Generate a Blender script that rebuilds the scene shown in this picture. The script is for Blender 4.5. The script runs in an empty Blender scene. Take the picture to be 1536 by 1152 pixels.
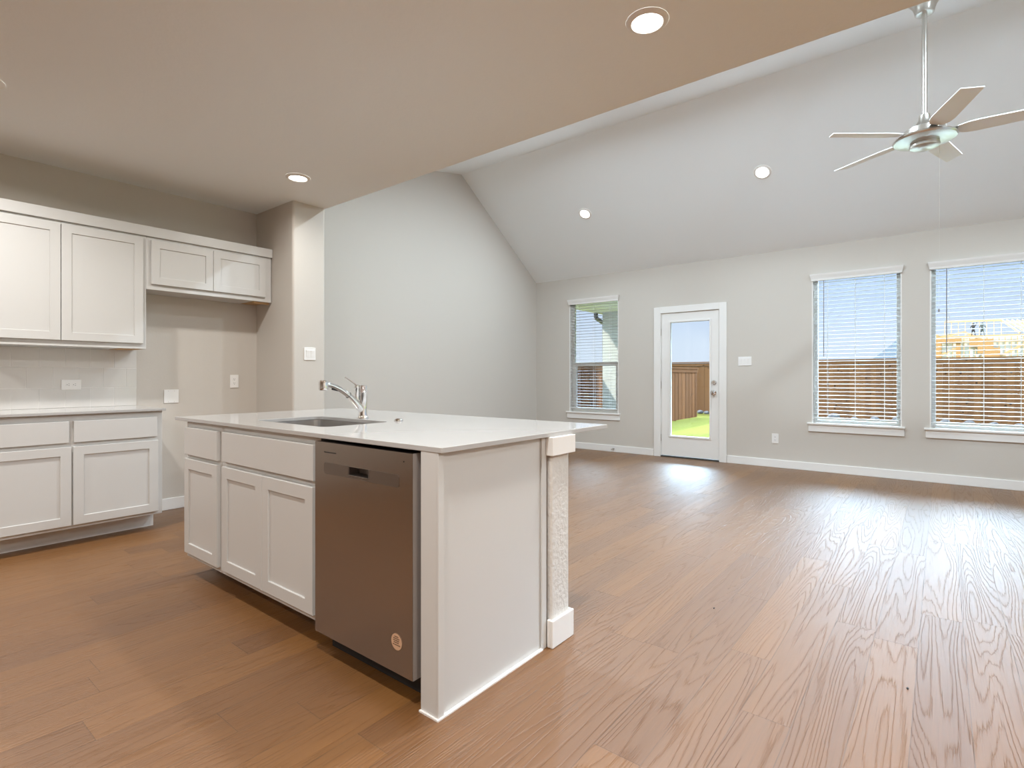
import bpy, bmesh, math, random
from mathutils import Vector, Matrix
random.seed(7)
SC = bpy.context.scene
COL = SC.collection
PI = math.pi

# ------------------------------------------------------------------ camera
F_PX, YAW, HORIZON, ZC = 806.95, 0.673499, 565.69, 1.15
cam = bpy.data.cameras.new('camera'); cam_o = bpy.data.objects.new('camera', cam); COL.objects.link(cam_o)
cam.sensor_width = 36.0; cam.sensor_fit = 'HORIZONTAL'
cam.lens = 36.0 * F_PX / 1536.0
cam.shift_y = (HORIZON - 576.0) / 1536.0
cam.clip_start = 0.02; cam.clip_end = 600
cam_o.location = (0, 0, ZC); cam_o.rotation_euler = (PI/2, 0, YAW)
SC.camera = cam_o

# ------------------------------------------------------------------ look, sky, sun
SC.view_settings.view_transform = 'Standard'; SC.view_settings.look = 'None'
SC.view_settings.exposure = 1.52; SC.view_settings.gamma = 1.0; SC.view_settings.use_curve_mapping = False
SC.cycles.use_denoising = True
SC.cycles.max_bounces = 12; SC.cycles.diffuse_bounces = 8; SC.cycles.glossy_bounces = 5
SC.cycles.transparent_max_bounces = 16; SC.cycles.sample_clamp_indirect = 8.0
SC.cycles.caustics_reflective = False; SC.cycles.caustics_refractive = False

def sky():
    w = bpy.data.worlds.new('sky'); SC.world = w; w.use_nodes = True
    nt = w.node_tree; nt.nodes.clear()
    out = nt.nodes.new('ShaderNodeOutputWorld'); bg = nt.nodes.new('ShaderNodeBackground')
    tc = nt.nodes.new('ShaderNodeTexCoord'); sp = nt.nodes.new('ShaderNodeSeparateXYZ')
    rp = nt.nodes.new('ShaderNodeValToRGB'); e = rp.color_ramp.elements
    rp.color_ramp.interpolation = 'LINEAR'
    # position = sine of the elevation: pale haze at the horizon, deeper blue, then the brightened dome overhead
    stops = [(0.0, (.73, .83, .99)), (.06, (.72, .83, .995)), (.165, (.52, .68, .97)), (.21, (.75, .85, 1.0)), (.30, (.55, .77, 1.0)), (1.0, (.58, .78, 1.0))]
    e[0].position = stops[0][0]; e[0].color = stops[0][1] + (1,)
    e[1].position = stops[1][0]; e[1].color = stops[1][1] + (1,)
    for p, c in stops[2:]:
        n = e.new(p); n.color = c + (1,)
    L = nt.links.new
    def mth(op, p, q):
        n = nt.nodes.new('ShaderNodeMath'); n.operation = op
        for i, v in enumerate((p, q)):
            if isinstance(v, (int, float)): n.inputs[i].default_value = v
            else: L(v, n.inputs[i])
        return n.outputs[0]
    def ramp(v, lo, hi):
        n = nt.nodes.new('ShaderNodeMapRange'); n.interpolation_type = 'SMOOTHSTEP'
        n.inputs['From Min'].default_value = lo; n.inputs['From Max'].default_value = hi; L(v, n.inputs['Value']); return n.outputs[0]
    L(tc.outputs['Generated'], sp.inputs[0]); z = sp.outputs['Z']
    # cosine of the horizontal angle from the middle of the glow added to the sky
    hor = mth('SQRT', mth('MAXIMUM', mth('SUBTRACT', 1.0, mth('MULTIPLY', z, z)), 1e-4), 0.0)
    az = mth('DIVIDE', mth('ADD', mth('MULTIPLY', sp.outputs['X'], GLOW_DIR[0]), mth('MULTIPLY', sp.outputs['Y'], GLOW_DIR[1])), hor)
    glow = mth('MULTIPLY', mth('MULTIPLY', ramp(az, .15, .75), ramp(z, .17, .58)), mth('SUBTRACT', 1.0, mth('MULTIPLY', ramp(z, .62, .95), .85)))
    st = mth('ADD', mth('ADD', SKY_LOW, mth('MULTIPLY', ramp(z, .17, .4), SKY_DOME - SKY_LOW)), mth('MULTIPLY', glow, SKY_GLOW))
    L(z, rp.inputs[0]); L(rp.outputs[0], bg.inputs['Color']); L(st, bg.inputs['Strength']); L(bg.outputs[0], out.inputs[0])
# a clear sky, brighter overhead, with a broad glow added high over the yard to light the room
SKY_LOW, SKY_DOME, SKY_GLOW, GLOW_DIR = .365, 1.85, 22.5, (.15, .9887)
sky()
sun = bpy.data.lights.new('sun', 'SUN'); sun.energy = 3.2; sun.angle = .01; sun.color = (1, .95, .86)
sun_o = bpy.data.objects.new('sun', sun); COL.objects.link(sun_o)
sun_o.rotation_euler = Vector((.50, .42, -.76)).to_track_quat('-Z', 'Y').to_euler()

LAMP_KITCHEN, LAMP_LIVING = 11.3, 8.8
WARM, NEUTRAL = (1, .98, .95), (.76, .895, 1)

# ------------------------------------------------------------------ materials
def mat(name, col, rough=.5, metal=0.0, bump=None, spec=.5, coat=0.0, emit=None):
    m = bpy.data.materials.new(name); m.use_nodes = True
    nt = m.node_tree; b = nt.nodes['Principled BSDF']
    b.inputs['Base Color'].default_value = tuple(col) + (1,)
    b.inputs['Roughness'].default_value = rough; b.inputs['Metallic'].default_value = metal
    b.inputs['Specular IOR Level'].default_value = spec
    if coat: b.inputs['Coat Weight'].default_value = coat; b.inputs['Coat Roughness'].default_value = .1
    if emit:
        b.inputs['Emission Color'].default_value = tuple(emit[0]) + (1,); b.inputs['Emission Strength'].default_value = emit[1]
    if bump:
        sc, st, dist = bump[:3]
        tc = nt.nodes.new('ShaderNodeTexCoord'); n = nt.nodes.new('ShaderNodeTexNoise'); bp = nt.nodes.new('ShaderNodeBump')
        mp = nt.nodes.new('ShaderNodeMapping')
        if len(bump) > 3: mp.inputs['Scale'].default_value = bump[3]
        n.inputs['Scale'].default_value = sc; n.inputs['Detail'].default_value = 3
        bp.inputs['Strength'].default_value = st; bp.inputs['Distance'].default_value = dist
        nt.links.new(tc.outputs['Object'], mp.inputs[0]); nt.links.new(mp.outputs[0], n.inputs['Vector'])
        nt.links.new(n.outputs['Fac'], bp.inputs['Height']); nt.links.new(bp.outputs[0], b.inputs['Normal'])
    return m

PAINT = mat('greige_wall_paint', (.585, .55, .50), .75, bump=(70, .12, .004), spec=.3)
CEIL = mat('pale_ceiling_paint', (.85, .885, .895), .85, bump=(45, .2, .004), spec=.2)
TEXTURED = mat('textured_drywall_paint', (.645, .625, .59), .7, bump=(55, .7, .006), spec=.3)
WHITE = mat('white_cabinet_paint', (.595, .595, .58), .38)
TRIM = mat('white_trim_paint', (.80, .79, .765), .4)
QUARTZ = mat('white_quartz', (.455, .45, .44), .09, spec=.55)
TILE = mat('white_glazed_tile', (.655, .635, .605), .12)
GROUT = mat('grout', (.90, .89, .87), .9)
STEEL = mat('brushed_steel', (.36, .315, .28), .27, 1.0, bump=(40, .05, .001, (.6, 1, 60)))
EDGE = mat('grey_painted_steel', (.34, .31, .29), .45)
STEEL.node_tree.nodes['Principled BSDF'].inputs['Anisotropic'].default_value = .5
STEEL2 = mat('sink_steel', (.62, .60, .58), .25, 1.0)
STEELD = mat('dark_band_steel', (.26, .23, .21), .38, 1.0)
CHROME = mat('chrome', (.82, .82, .82), .06, 1.0)
NICKEL = mat('brushed_nickel', (.62, .60, .56), .3, 1.0)
BLACK = mat('black_plastic', (.012, .011, .011), .6)
PLATE = mat('white_plastic', (.84, .83, .81), .3)
GREY = mat('grey_slot', (.12, .12, .12), .6)
BLADE = mat('white_fan_blade', (.92, .93, .92), .4)
SLAT = mat('white_blind_slat', (.58, .58, .565), .4)
CORD = mat('blind_cord', (.75, .75, .72), .8)
WANDM = mat('clear_grey_wand', (.22, .20, .20), .3)
VINYL = mat('white_vinyl', (.90, .90, .88), .35)
PLY = mat('raw_plywood', (.50, .32, .16), .7)
STICKER = mat('peach_sticker', (.62, .40, .26), .5)
INK = mat('brown_ink', (.12, .07, .04), .6)
CAULK = mat('white_caulk', (.85, .84, .82), .5)
STUCCO = mat('cream_siding', (.42, .42, .38), .8)
SOFFIT = mat('soffit_paint', (.50, .50, .40), .7)
GUTTER = mat('dark_bronze_gutter', (.05, .05, .045), .5)
ROOFM = mat('grey_shingles', (.045, .05, .057), .9, bump=(8, .4, .03), spec=.05)
LUMBER = mat('raw_pine_lumber', (.45, .29, .14), .8)
OSB = mat('strand_board', (.36, .19, .07), .85, bump=(12, .4, .02))
WRAP = mat('house_wrap', (.62, .60, .57), .8)
ROCK = mat('grey_stones', (.10, .10, .11), .9, bump=(9, .5, .05))
LENS = mat('lamp_lens', (.9, .9, .9), .4, emit=((1, .97, .92), 3.0))
SKIN = mat('skin', (.25, .14, .10), .6)
CLOTH_A = mat('dark_work_clothes', (.03, .025, .025), .9)
CLOTH_B = mat('grey_work_clothes', (.05, .055, .05), .9)

def floor_mat():
    m = bpy.data.materials.new('oak_planks'); m.use_nodes = True
    nt = m.node_tree; b = nt.nodes['Principled BSDF']; N = nt.nodes.new; L = nt.links.new
    def mth(op, a, c=None, d=None):
        n = N('ShaderNodeMath'); n.operation = op
        for i, v in enumerate((a, c, d)):
            if v is None: continue
            if isinstance(v, (int, float)): n.inputs[i].default_value = v
            else: L(v, n.inputs[i])
        return n.outputs[0]
    tc = N('ShaderNodeTexCoord'); sp = N('ShaderNodeSeparateXYZ'); L(tc.outputs['Object'], sp.inputs[0])
    W_, LEN = .155, 1.5
    xs = mth('DIVIDE', mth('ADD', sp.outputs['X'], 40.0665), W_); row = mth('FLOOR', xs)
    wn = N('ShaderNodeTexWhiteNoise'); wn.noise_dimensions = '1D'; L(row, wn.inputs['W'])
    ys = mth('DIVIDE', mth('ADD', mth('ADD', sp.outputs['Y'], 40), mth('MULTIPLY', wn.outputs['Value'], LEN)), LEN)
    idx = mth('FLOOR', ys)
    cb = N('ShaderNodeCombineXYZ'); L(row, cb.inputs[0]); L(idx, cb.inputs[1])
    w2 = N('ShaderNodeTexWhiteNoise'); w2.noise_dimensions = '2D'; L(cb.outputs[0], w2.inputs['Vector'])
    rnd = w2.outputs['Value']
    # grain coordinates: every plank is its own slice of wood
    gx = mth('ADD', sp.outputs['X'], mth('MULTIPLY', rnd, 37.0)); gy = mth('ADD', sp.outputs['Y'], mth('MULTIPLY', rnd, 91.0))
    g = N('ShaderNodeCombineXYZ'); L(mth('MULTIPLY', gx, 7.0), g.inputs[0]); L(mth('MULTIPLY', gy, .42), g.inputs[1]); L(mth('MULTIPLY', rnd, 13), g.inputs[2])
    n1 = N('ShaderNodeTexNoise'); n1.inputs['Scale'].default_value = 1.0; n1.inputs['Detail'].default_value = 1.5; n1.inputs['Roughness'].default_value = .4; L(g.outputs[0], n1.inputs['Vector'])
    g2 = N('ShaderNodeCombineXYZ'); L(mth('MULTIPLY', gx, 210.0), g2.inputs[0]); L(mth('MULTIPLY', gy, 5.0), g2.inputs[1])
    n2 = N('ShaderNodeTexNoise'); n2.inputs['Scale'].default_value = 1.0; n2.inputs['Detail'].default_value = 2.0; L(g2.outputs[0], n2.inputs['Vector'])
    rings = mth('FRACT', mth('ADD', mth('MULTIPLY', n1.outputs['Fac'], 27.0), mth('MULTIPLY', n2.outputs['Fac'], .75)))
    tri = mth('ABSOLUTE', mth('SUBTRACT', mth('MULTIPLY', rings, 2.0), 1.0))       # 0..1 triangle
    line = mth('MULTIPLY', mth('POWER', tri, 5.0), mth('MINIMUM', mth('MULTIPLY', n2.outputs['Fac'], 1.5), 1.0))
    g3 = N('ShaderNodeCombineXYZ'); L(mth('MULTIPLY', gx, 16.0), g3.inputs[0]); L(mth('MULTIPLY', gy, 1.2), g3.inputs[1])
    n3 = N('ShaderNodeTexNoise'); n3.inputs['Scale'].default_value = 1.0; n3.inputs['Detail'].default_value = 2.0; L(g3.outputs[0], n3.inputs['Vector'])
    rp = N('ShaderNodeValToRGB'); e = rp.color_ramp.elements
    e[0].position = 0; e[0].color = FLOOR_A + (1,); e[1].position = 1; e[1].color = FLOOR_B + (1,)
    tone = mth('ADD', mth('MULTIPLY', rnd, .55), mth('MULTIPLY', n3.outputs['Fac'], .45)); L(tone, rp.inputs[0])
    dark = mth('ADD', mth('MULTIPLY', line, .08), mth('MULTIPLY', mth('SUBTRACT', n2.outputs['Fac'], .5), .35))
    # seams
    fx = mth('FRACT', xs); fy = mth('FRACT', ys)
    dx = mth('MULTIPLY', mth('MINIMUM', fx, mth('SUBTRACT', 1.0, fx)), W_); dy = mth('MULTIPLY', mth('MINIMUM', fy, mth('SUBTRACT', 1.0, fy)), LEN)
    seam = mth('LESS_THAN', mth('MINIMUM', dx, dy), .0014)
    val = mth('SUBTRACT', mth('SUBTRACT', 1.0, dark), mth('MULTIPLY', seam, .30))
    mx = N('ShaderNodeMix'); mx.data_type = 'RGBA'; mx.blend_type = 'MULTIPLY'; mx.inputs[0].default_value = 1
    cc = N('ShaderNodeCombineColor'); L(val, cc.inputs[0]); L(val, cc.inputs[1]); L(val, cc.inputs[2])
    L(rp.outputs[0], mx.inputs[6]); L(cc.outputs[0], mx.inputs[7]); L(mx.outputs[2], b.inputs['Base Color'])
    h = mth('SUBTRACT', mth('MULTIPLY', mth('SUBTRACT', n2.outputs['Fac'], .5), .35), mth('ADD', mth('MULTIPLY', line, .8), mth('MULTIPLY', seam, 1.6)))
    bp = N('ShaderNodeBump'); bp.inputs['Strength'].default_value = .8; bp.inputs['Distance'].default_value = .002
    L(h, bp.inputs['Height']); L(bp.outputs[0], b.inputs['Normal'])
    b.inputs['Roughness'].default_value = .5; b.inputs['Specular IOR Level'].default_value = .4
    L(mth('SUBTRACT', 1.0, mth('MULTIPLY', line, .5)), b.inputs['Coat Weight']); b.inputs['Coat Roughness'].default_value = .53; b.inputs['Coat IOR'].default_value = 1.6; L(bp.outputs[0], b.inputs['Coat Normal'])
    return m
FLOOR_A, FLOOR_B = (.112, .039, .003), (.215, .087, .011)
FLOOR = floor_mat()

def glass_mat():
    m = bpy.data.materials.new('window_glass'); m.use_nodes = True
    nt = m.node_tree; nt.nodes.clear(); N = nt.nodes.new
    o = N('ShaderNodeOutputMaterial'); mx = N('ShaderNodeMixShader'); t = N('ShaderNodeBsdfTransparent'); g = N('ShaderNodeBsdfGlossy'); f = N('ShaderNodeFresnel')
    f.inputs['IOR'].default_value = 1.45; g.inputs['Roughness'].default_value = 0.0
    t.inputs['Color'].default_value = (.97, .985, .98, 1)
    nt.links.new(f.outputs[0], mx.inputs[0]); nt.links.new(t.outputs[0], mx.inputs[1]); nt.links.new(g.outputs[0], mx.inputs[2]); nt.links.new(mx.outputs[0], o.inputs[0])
    return m
GLASS = glass_mat()

def board_mat(name, ca, cb):
    m = bpy.data.materials.new(name); m.use_nodes = True
    nt = m.node_tree; b = nt.nodes['Principled BSDF']; N = nt.nodes.new; L = nt.links.new
    gi = N('ShaderNodeNewGeometry'); tc = N('ShaderNodeTexCoord'); mp = N('ShaderNodeMapping'); mp.inputs['Scale'].default_value = (10, 10, .8)
    n = N('ShaderNodeTexNoise'); n.inputs['Scale'].default_value = 2.5; n.inputs['Detail'].default_value = 5
    kn = N('ShaderNodeTexVoronoi'); kn.inputs['Scale'].default_value = 5.0
    ks = N('ShaderNodeMath'); ks.operation = 'LESS_THAN'; ks.inputs[1].default_value = .13
    a = N('ShaderNodeMath'); a.operation = 'MULTIPLY_ADD'; a.inputs[1].default_value = .6
    s = N('ShaderNodeMath'); s.operation = 'MULTIPLY'; s.inputs[1].default_value = .4
    rp = N('ShaderNodeValToRGB'); rp.color_ramp.elements[0].color = ca + (1,); rp.color_ramp.elements[1].color = cb + (1,)
    mx = N('ShaderNodeMix'); mx.data_type = 'RGBA'; mx.inputs[7].default_value = (ca[0]*.25, ca[1]*.25, ca[2]*.25, 1)
    L(tc.outputs['Object'], mp.inputs[0]); L(mp.outputs[0], n.inputs['Vector']); L(tc.outputs['Object'], kn.inputs['Vector']); L(kn.outputs['Distance'], ks.inputs[0])
    L(n.outputs['Fac'], s.inputs[0]); L(gi.outputs['Random Per Island'], a.inputs[0]); L(s.outputs[0], a.inputs[2])
    L(a.outputs[0], rp.inputs[0]); L(ks.outputs[0], mx.inputs[0]); L(rp.outputs[0], mx.inputs[6]); L(mx.outputs[2], b.inputs['Base Color'])
    b.inputs['Roughness'].default_value = .9; b.inputs['Specular IOR Level'].default_value = .05
    return m
CEDAR = board_mat('cedar_boards', (.060, .023, .008), (.125, .050, .018))
CEDAR2 = board_mat('weathered_cedar_boards', (.085, .040, .018), (.16, .082, .038))

def grass_mat():
    m = bpy.data.materials.new('lawn_grass'); m.use_nodes = True
    nt = m.node_tree; b = nt.nodes['Principled BSDF']; N = nt.nodes.new; L = nt.links.new
    tc = N('ShaderNodeTexCoord'); n = N('ShaderNodeTexNoise'); n.inputs['Scale'].default_value = 14; n.inputs['Detail'].default_value = 6
    rp = N('ShaderNodeValToRGB'); rp.color_ramp.elements[0].position = .3; rp.color_ramp.elements[1].position = .7
    rp.color_ramp.elements[0].color = (.078, .078, .018, 1); rp.color_ramp.elements[1].color = (.115, .108, .030, 1)
    bp = N('ShaderNodeBump'); bp.inputs['Strength'].default_value = .6; bp.inputs['Distance'].default_value = .03
    L(tc.outputs['Object'], n.inputs['Vector']); L(n.outputs['Fac'], rp.inputs[0]); L(rp.outputs[0], b.inputs['Base Color']); L(n.outputs['Fac'], bp.inputs['Height']); L(bp.outputs[0], b.inputs['Normal'])
    b.inputs['Roughness'].default_value = .9; b.inputs['Specular IOR Level'].default_value = 0.0
    return m
GRASS = grass_mat()

# ------------------------------------------------------------------ mesh helpers
class MB:
    """Collects shapes in world space; build() links them as one mesh object."""
    def __init__(s): s.bm = bmesh.new()
    def box(s, x0, x1, y0, y1, z0, z1, rot=None):
        bm = s.bm
        v = [bm.verts.new((x, y, z)) for x in (x0, x1) for y in (y0, y1) for z in (z0, z1)]
        for f in ((0,1,3,2), (4,6,7,5), (0,4,5,1), (2,3,7,6), (0,2,6,4), (1,5,7,3)): bm.faces.new([v[i] for i in f])
        if rot is not None:
            c, m = rot
            bmesh.ops.transform(bm, matrix=Matrix.Translation(c) @ m @ Matrix.Translation(-Vector(c)), verts=v)
        return s
    def bar(s, a, b, w, h, up=(0, 0, 1)):
        a, b = Vector(a), Vector(b); d = (b - a).normalized(); up = Vector(up)
        if abs(d.dot(up)) > .98: up = Vector((0, 1, 0))
        sx = d.cross(up).normalized() * w / 2; sz = sx.cross(d).normalized() * h / 2
        bm = s.bm; v = [bm.verts.new(p + i * sx + j * sz) for p in (a, b) for i, j in ((-1,-1), (1,-1), (1,1), (-1,1))]
        for f in ((3,2,1,0), (4,5,6,7), (0,1,5,4), (1,2,6,5), (2,3,7,6), (3,0,4,7)): bm.faces.new([v[i] for i in f])
        return s
    def prism(s, pts, vec):
        bm = s.bm; vec = Vector(vec)
        a = [bm.verts.new(p) for p in pts]; b = [bm.verts.new(Vector(p) + vec) for p in pts]; n = len(a)
        bm.faces.new(a[::-1]); bm.faces.new(b)
        for i in range(n): bm.faces.new((a[i], a[(i+1) % n], b[(i+1) % n], b[i]))
        return s
    def lathe(s, prof, c, axis=(0, 0, 1), seg=40, cap=True):
        q = Vector(axis).normalized().to_track_quat('Z', 'Y').to_matrix(); bm = s.bm; c = Vector(c); rings = []
        for r, h in prof:
            rings.append([bm.verts.new(c + q @ Vector((r * math.cos(2*PI*i/seg), r * math.sin(2*PI*i/seg), h))) for i in range(seg)])
        for A, B in zip(rings, rings[1:]):
            for i in range(seg): bm.faces.new((A[i], A[(i+1) % seg], B[(i+1) % seg], B[i]))
        if cap:
            if prof[0][0] > 1e-6: bm.faces.new(rings[0][::-1])
            if prof[-1][0] > 1e-6: bm.faces.new(rings[-1])
        return s
    def tube(s, pts, radii, seg=16):
        pts = [Vector(p) for p in pts]; bm = s.bm; rings = []
        if isinstance(radii, (int, float)): radii = [radii] * len(pts)
        ref = None
        for i, p in enumerate(pts):
            d = (pts[min(i+1, len(pts)-1)] - pts[max(i-1, 0)]).normalized()
            if ref is None: ref = Vector((0, 0, 1)) if abs(d.z) < .9 else Vector((1, 0, 0))
            u = d.cross(ref).normalized(); w = u.cross(d).normalized(); ref = w
            r = radii[i]; ru, rw = r if isinstance(r, tuple) else (r, r)
            rings.append([bm.verts.new(p + u * ru * math.cos(2*PI*k/seg) + w * rw * math.sin(2*PI*k/seg)) for k in range(seg)])
        for A, B in zip(rings, rings[1:]):
            for k in range(seg): bm.faces.new((A[k], A[(k+1) % seg], B[(k+1) % seg], B[k]))
        bm.faces.new(rings[0][::-1]); bm.faces.new(rings[-1]); return s
    def build(s, name, m, parent=None, bevel=0, smooth=False, label=None, seg=2):
        bmesh.ops.recalc_face_normals(s.bm, faces=s.bm.faces[:])
        me = bpy.data.meshes.new(name); s.bm.to_mesh(me); s.bm.free(); me.materials.append(m)
        o = bpy.data.objects.new(name, me); COL.objects.link(o)
        if smooth: 
            me.polygons.foreach_set('use_smooth', [True] * len(me.polygons)); me.set_sharp_from_angle(angle=math.radians(35))
        if bevel:
            b = o.modifiers.new('bevel', 'BEVEL'); b.width = bevel; b.segments = seg; b.limit_method = 'ANGLE'; b.harden_normals = False
        if parent is not None: attach(o, parent)
        if label: o['label'] = label
        return o

def world_of(o):
    m = o.matrix_basis.copy()
    if o.parent is not None: m = world_of(o.parent) @ o.matrix_parent_inverse @ m
    return m
def attach(o, parent):
    o.parent = parent; o.matrix_parent_inverse = world_of(parent).inverted()
def thing(name, label, cat, loc, group=None):
    o = bpy.data.objects.new(name, None); COL.objects.link(o); o.empty_display_size = .1; o.location = loc
    return tag(o, label, cat, group)
def tag(o, label, cat, group=None, kind=None):
    o['label'] = label; o['category'] = cat
    if group: o['group'] = group
    if kind: o['kind'] = kind
    return o
def struct(o, label=None):
    o['kind'] = 'structure'
    if label: o['label'] = label
    return o
def copy_tree(o, loc, label):
    """A thing, its parts and their sub-parts, moved to loc."""
    def rec(p, parent):
        c = p.copy(); COL.objects.link(c)
        if parent is not None: c.parent = parent
        for ch in list(p.children): rec(ch, c)
        return c
    c = rec(o, None); c.location = loc; c['label'] = label
    return c

# ------------------------------------------------------------------ setting
YF, XL, XK, XR, YB = 7.46, -5.42, -5.245, 2.3, -4.6      # far wall, living left wall, kitchen wall, right wall, back wall
YE, ZF = 2.885, 2.745                                    # edge and height of the flat kitchen ceiling
YR, ZR, ZS = 5.62, 4.075, 2.755                          # ridge line and foot of the sloped ceiling
T = .14; RISE = .20                                        # the kitchen side of the vault rises gently to the ridge
struct(MB().box(XL - .2, XR + .2, YB - .2, YF + .05, -.1, 0).build('floor', FLOOR))
struct(MB().box(XK - .4, XR + .2, YB - .2, YE, ZF, ZF + .1).build('ceiling_flat', CEIL))
c = MB()
ZE = ZR - RISE * (YR - YE)
c.prism([(XL - .1, YE, ZE), (XL - .1, YR, ZR), (XL - .1, YR, ZR + .1), (XL - .1, YE, ZE + .1)], (XR - XL + .3, 0, 0))
sl = (ZR - ZS) / (YF - YR)
c.prism([(XL - .1, YR, ZR), (XL - .1, YF + T, ZS - T * sl), (XL - .1, YF + T, ZS - T * sl + .12), (XL - .1, YR, ZR + .12)], (XR - XL + .3, 0, 0))
struct(c.build('ceiling_vault', CEIL))
# drop wall that carries the flat ceiling's edge up to the top of the vault
struct(MB().box(XL - .1, XR + .2, YE - .12, YE, ZF + .1, ZR + .1).build('wall_header', CEIL))
# far wall with its window and door openings
OPEN = {1: (-4.753, -3.865, .575, 2.392), 2: (-1.242, -.347, .575, 2.392), 3: (-.098, .797, .575, 2.392)}
DOOR = (-3.185, -2.352, 0.0, 2.075)
w = MB(); xs = [XL - T, OPEN[1][0], OPEN[1][1], DOOR[0], DOOR[1], OPEN[2][0], OPEN[2][1], OPEN[3][0], OPEN[3][1], XR + T]
for i in range(0, len(xs), 2): w.box(xs[i], xs[i+1], YF, YF + T, -.1, 2.9)
for x0, x1, z0, z1 in list(OPEN.values()) + [DOOR]:
    if z0 > .1: w.box(x0, x1, YF, YF + T, -.1, z0)
    w.box(x0, x1, YF, YF + T, z1, 2.9)
struct(w.build('wall_far', PAINT))
w = MB(); w.prism([(XL, YE - .3, -.1), (XL, YF + T, -.1), (XL, YF + T, ZS + .15), (XL, YR, ZR + .15), (XL, YE - .3, ZR + .15)], (-T, 0, 0)); struct(w.build('wall_left', PAINT))
struct(MB().box(XK - T, XK, YB - T, 2.56, -.1, ZF + .05).build('wall_kitchen', PAINT))
struct(MB().box(XL - T, -4.57, 2.56, YE, -.1, ZF + .02).build('wall_alcove', PAINT, bevel=.022, seg=4))
# right and back walls: unseen in the photo; the right wall has a door added for daylight
GY0, GY1, GZ1 = 3.5, 6.7, 2.35
w = MB(); w.prism([(XR, YF + T, GZ1), (XR, YF + T, ZS + .15), (XR, YR, ZR + .15), (XR, YE - .2, ZR + .15), (XR, YB - T, ZR + .15), (XR, YB - T, GZ1)], (T, 0, 0))
w.box(XR, XR + T, YB - T, GY0, -.1, GZ1).box(XR, XR + T, GY1, YF + T, -.1, GZ1); struct(w.build('wall_right', PAINT))
sd = bpy.data.objects.new('added_door', None); COL.objects.link(sd); sd.location = (XR, (GY0 + GY1) / 2, 0); struct(sd, 'unseen wide glazed sliding door added in the right wall for daylight')
f = MB(); f.box(XR + .03, XR + .11, GY0, GY0 + .07, 0, GZ1).box(XR + .03, XR + .11, GY1 - .07, GY1, 0, GZ1).box(XR + .03, XR + .11, GY0, GY1, GZ1 - .07, GZ1).box(XR + .03, XR + .11, GY0, GY1, 0, .06).box(XR + .03, XR + .11, (GY0 + GY1) / 2 - .05, (GY0 + GY1) / 2 + .05, 0, GZ1)
f.build('door_frame', VINYL, sd); MB().box(XR + .066, XR + .070, GY0 + .07, GY1 - .07, .06, GZ1 - .07).build('pane', GLASS, sd)
struct(MB().box(XK - T, XR + T, YB - T, YB, -.1, ZF + .1).build('wall_back', PAINT))

def baseboard(name, boxes):
    b = MB()
    for q in boxes: b.box(*q)
    return struct(b.build(name, TRIM, bevel=.004))
baseboard('baseboard_far', [(XL + .015, -3.29, YF - .015, YF, 0, .1), (-2.25, XR, YF - .015, YF, 0, .1)])
baseboard('baseboard_left', [(XL, XL + .015, YE, YF, 0, .1)])
baseboard('baseboard_kitchen', [(XK, XK + .015, 1.56, 2.56, 0, .1), (XK + .015, -4.555, 2.545, 2.56, 0, .1), (-4.57, -4.555, 2.56, YE + .015, 0, .1), (XL + .015, -4.57, YE, YE + .015, 0, .1)])

# ------------------------------------------------------------------ windows and blinds
def window(n, rail):
    x0, x1, z0, z1 = OPEN[n]; ya, yb = YF + .075, YF + .13
    root = bpy.data.objects.new('window_%d' % n, None); COL.objects.link(root); root.location = ((x0 + x1) / 2, YF + .1, z0); struct(root, 'white framed window')
    f = MB(); fw = .052
    f.box(x0, x0 + fw, ya, yb, z0, z1).box(x1 - fw, x1, ya, yb, z0, z1).box(x0 + fw, x1 - fw, ya, yb, z0, z0 + fw).box(x0 + fw, x1 - fw, ya, yb, z1 - fw, z1)
    f.build('window_frame', VINYL, root, bevel=.004)
    if rail: 
        MB().box(x0 + fw, x1 - fw, ya - .006, yb - .01, 1.325, 1.385).build('meeting_rail', VINYL, root, bevel=.004)
        MB().box(x0 + fw, x0 + fw + .035, ya, yb - .02, z0 + fw, 1.325).box(x1 - fw - .035, x1 - fw, ya, yb - .02, z0 + fw, 1.325).box(x0 + fw + .035, x1 - fw - .035, ya, yb - .02, z0 + fw, z0 + fw + .035).build('sash_frame', VINYL, root, bevel=.003)
    g = MB(); g.box(x0 + fw, x1 - fw, YF + .100, YF + .104, z0 + fw, z1 - fw); g.build('pane', GLASS, root)
    # drywall-return lining, stool and apron
    MB().box(x0 - .05, x1 + .032, YF - .035, YF + .075, z0 - .005, z0 + .018).build('window_stool', TRIM, root, bevel=.005)
    MB().box(x0 - .036, x1 + .024, YF - .018, YF, z0 - .09, z0 - .005).build('window_apron', TRIM, root, bevel=.003)
    MB().box(x0, x0 + .012, YF - .001, YF + .075, z0 + .018, z1).box(x1 - .012, x1, YF - .001, YF + .075, z0 + .018, z1).box(x0 + .012, x1 - .012, YF - .001, YF + .075, z1 - .012, z1).build('window_jamb', TRIM, root)
for n in (1, 2, 3): window(n, n == 1)

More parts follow.
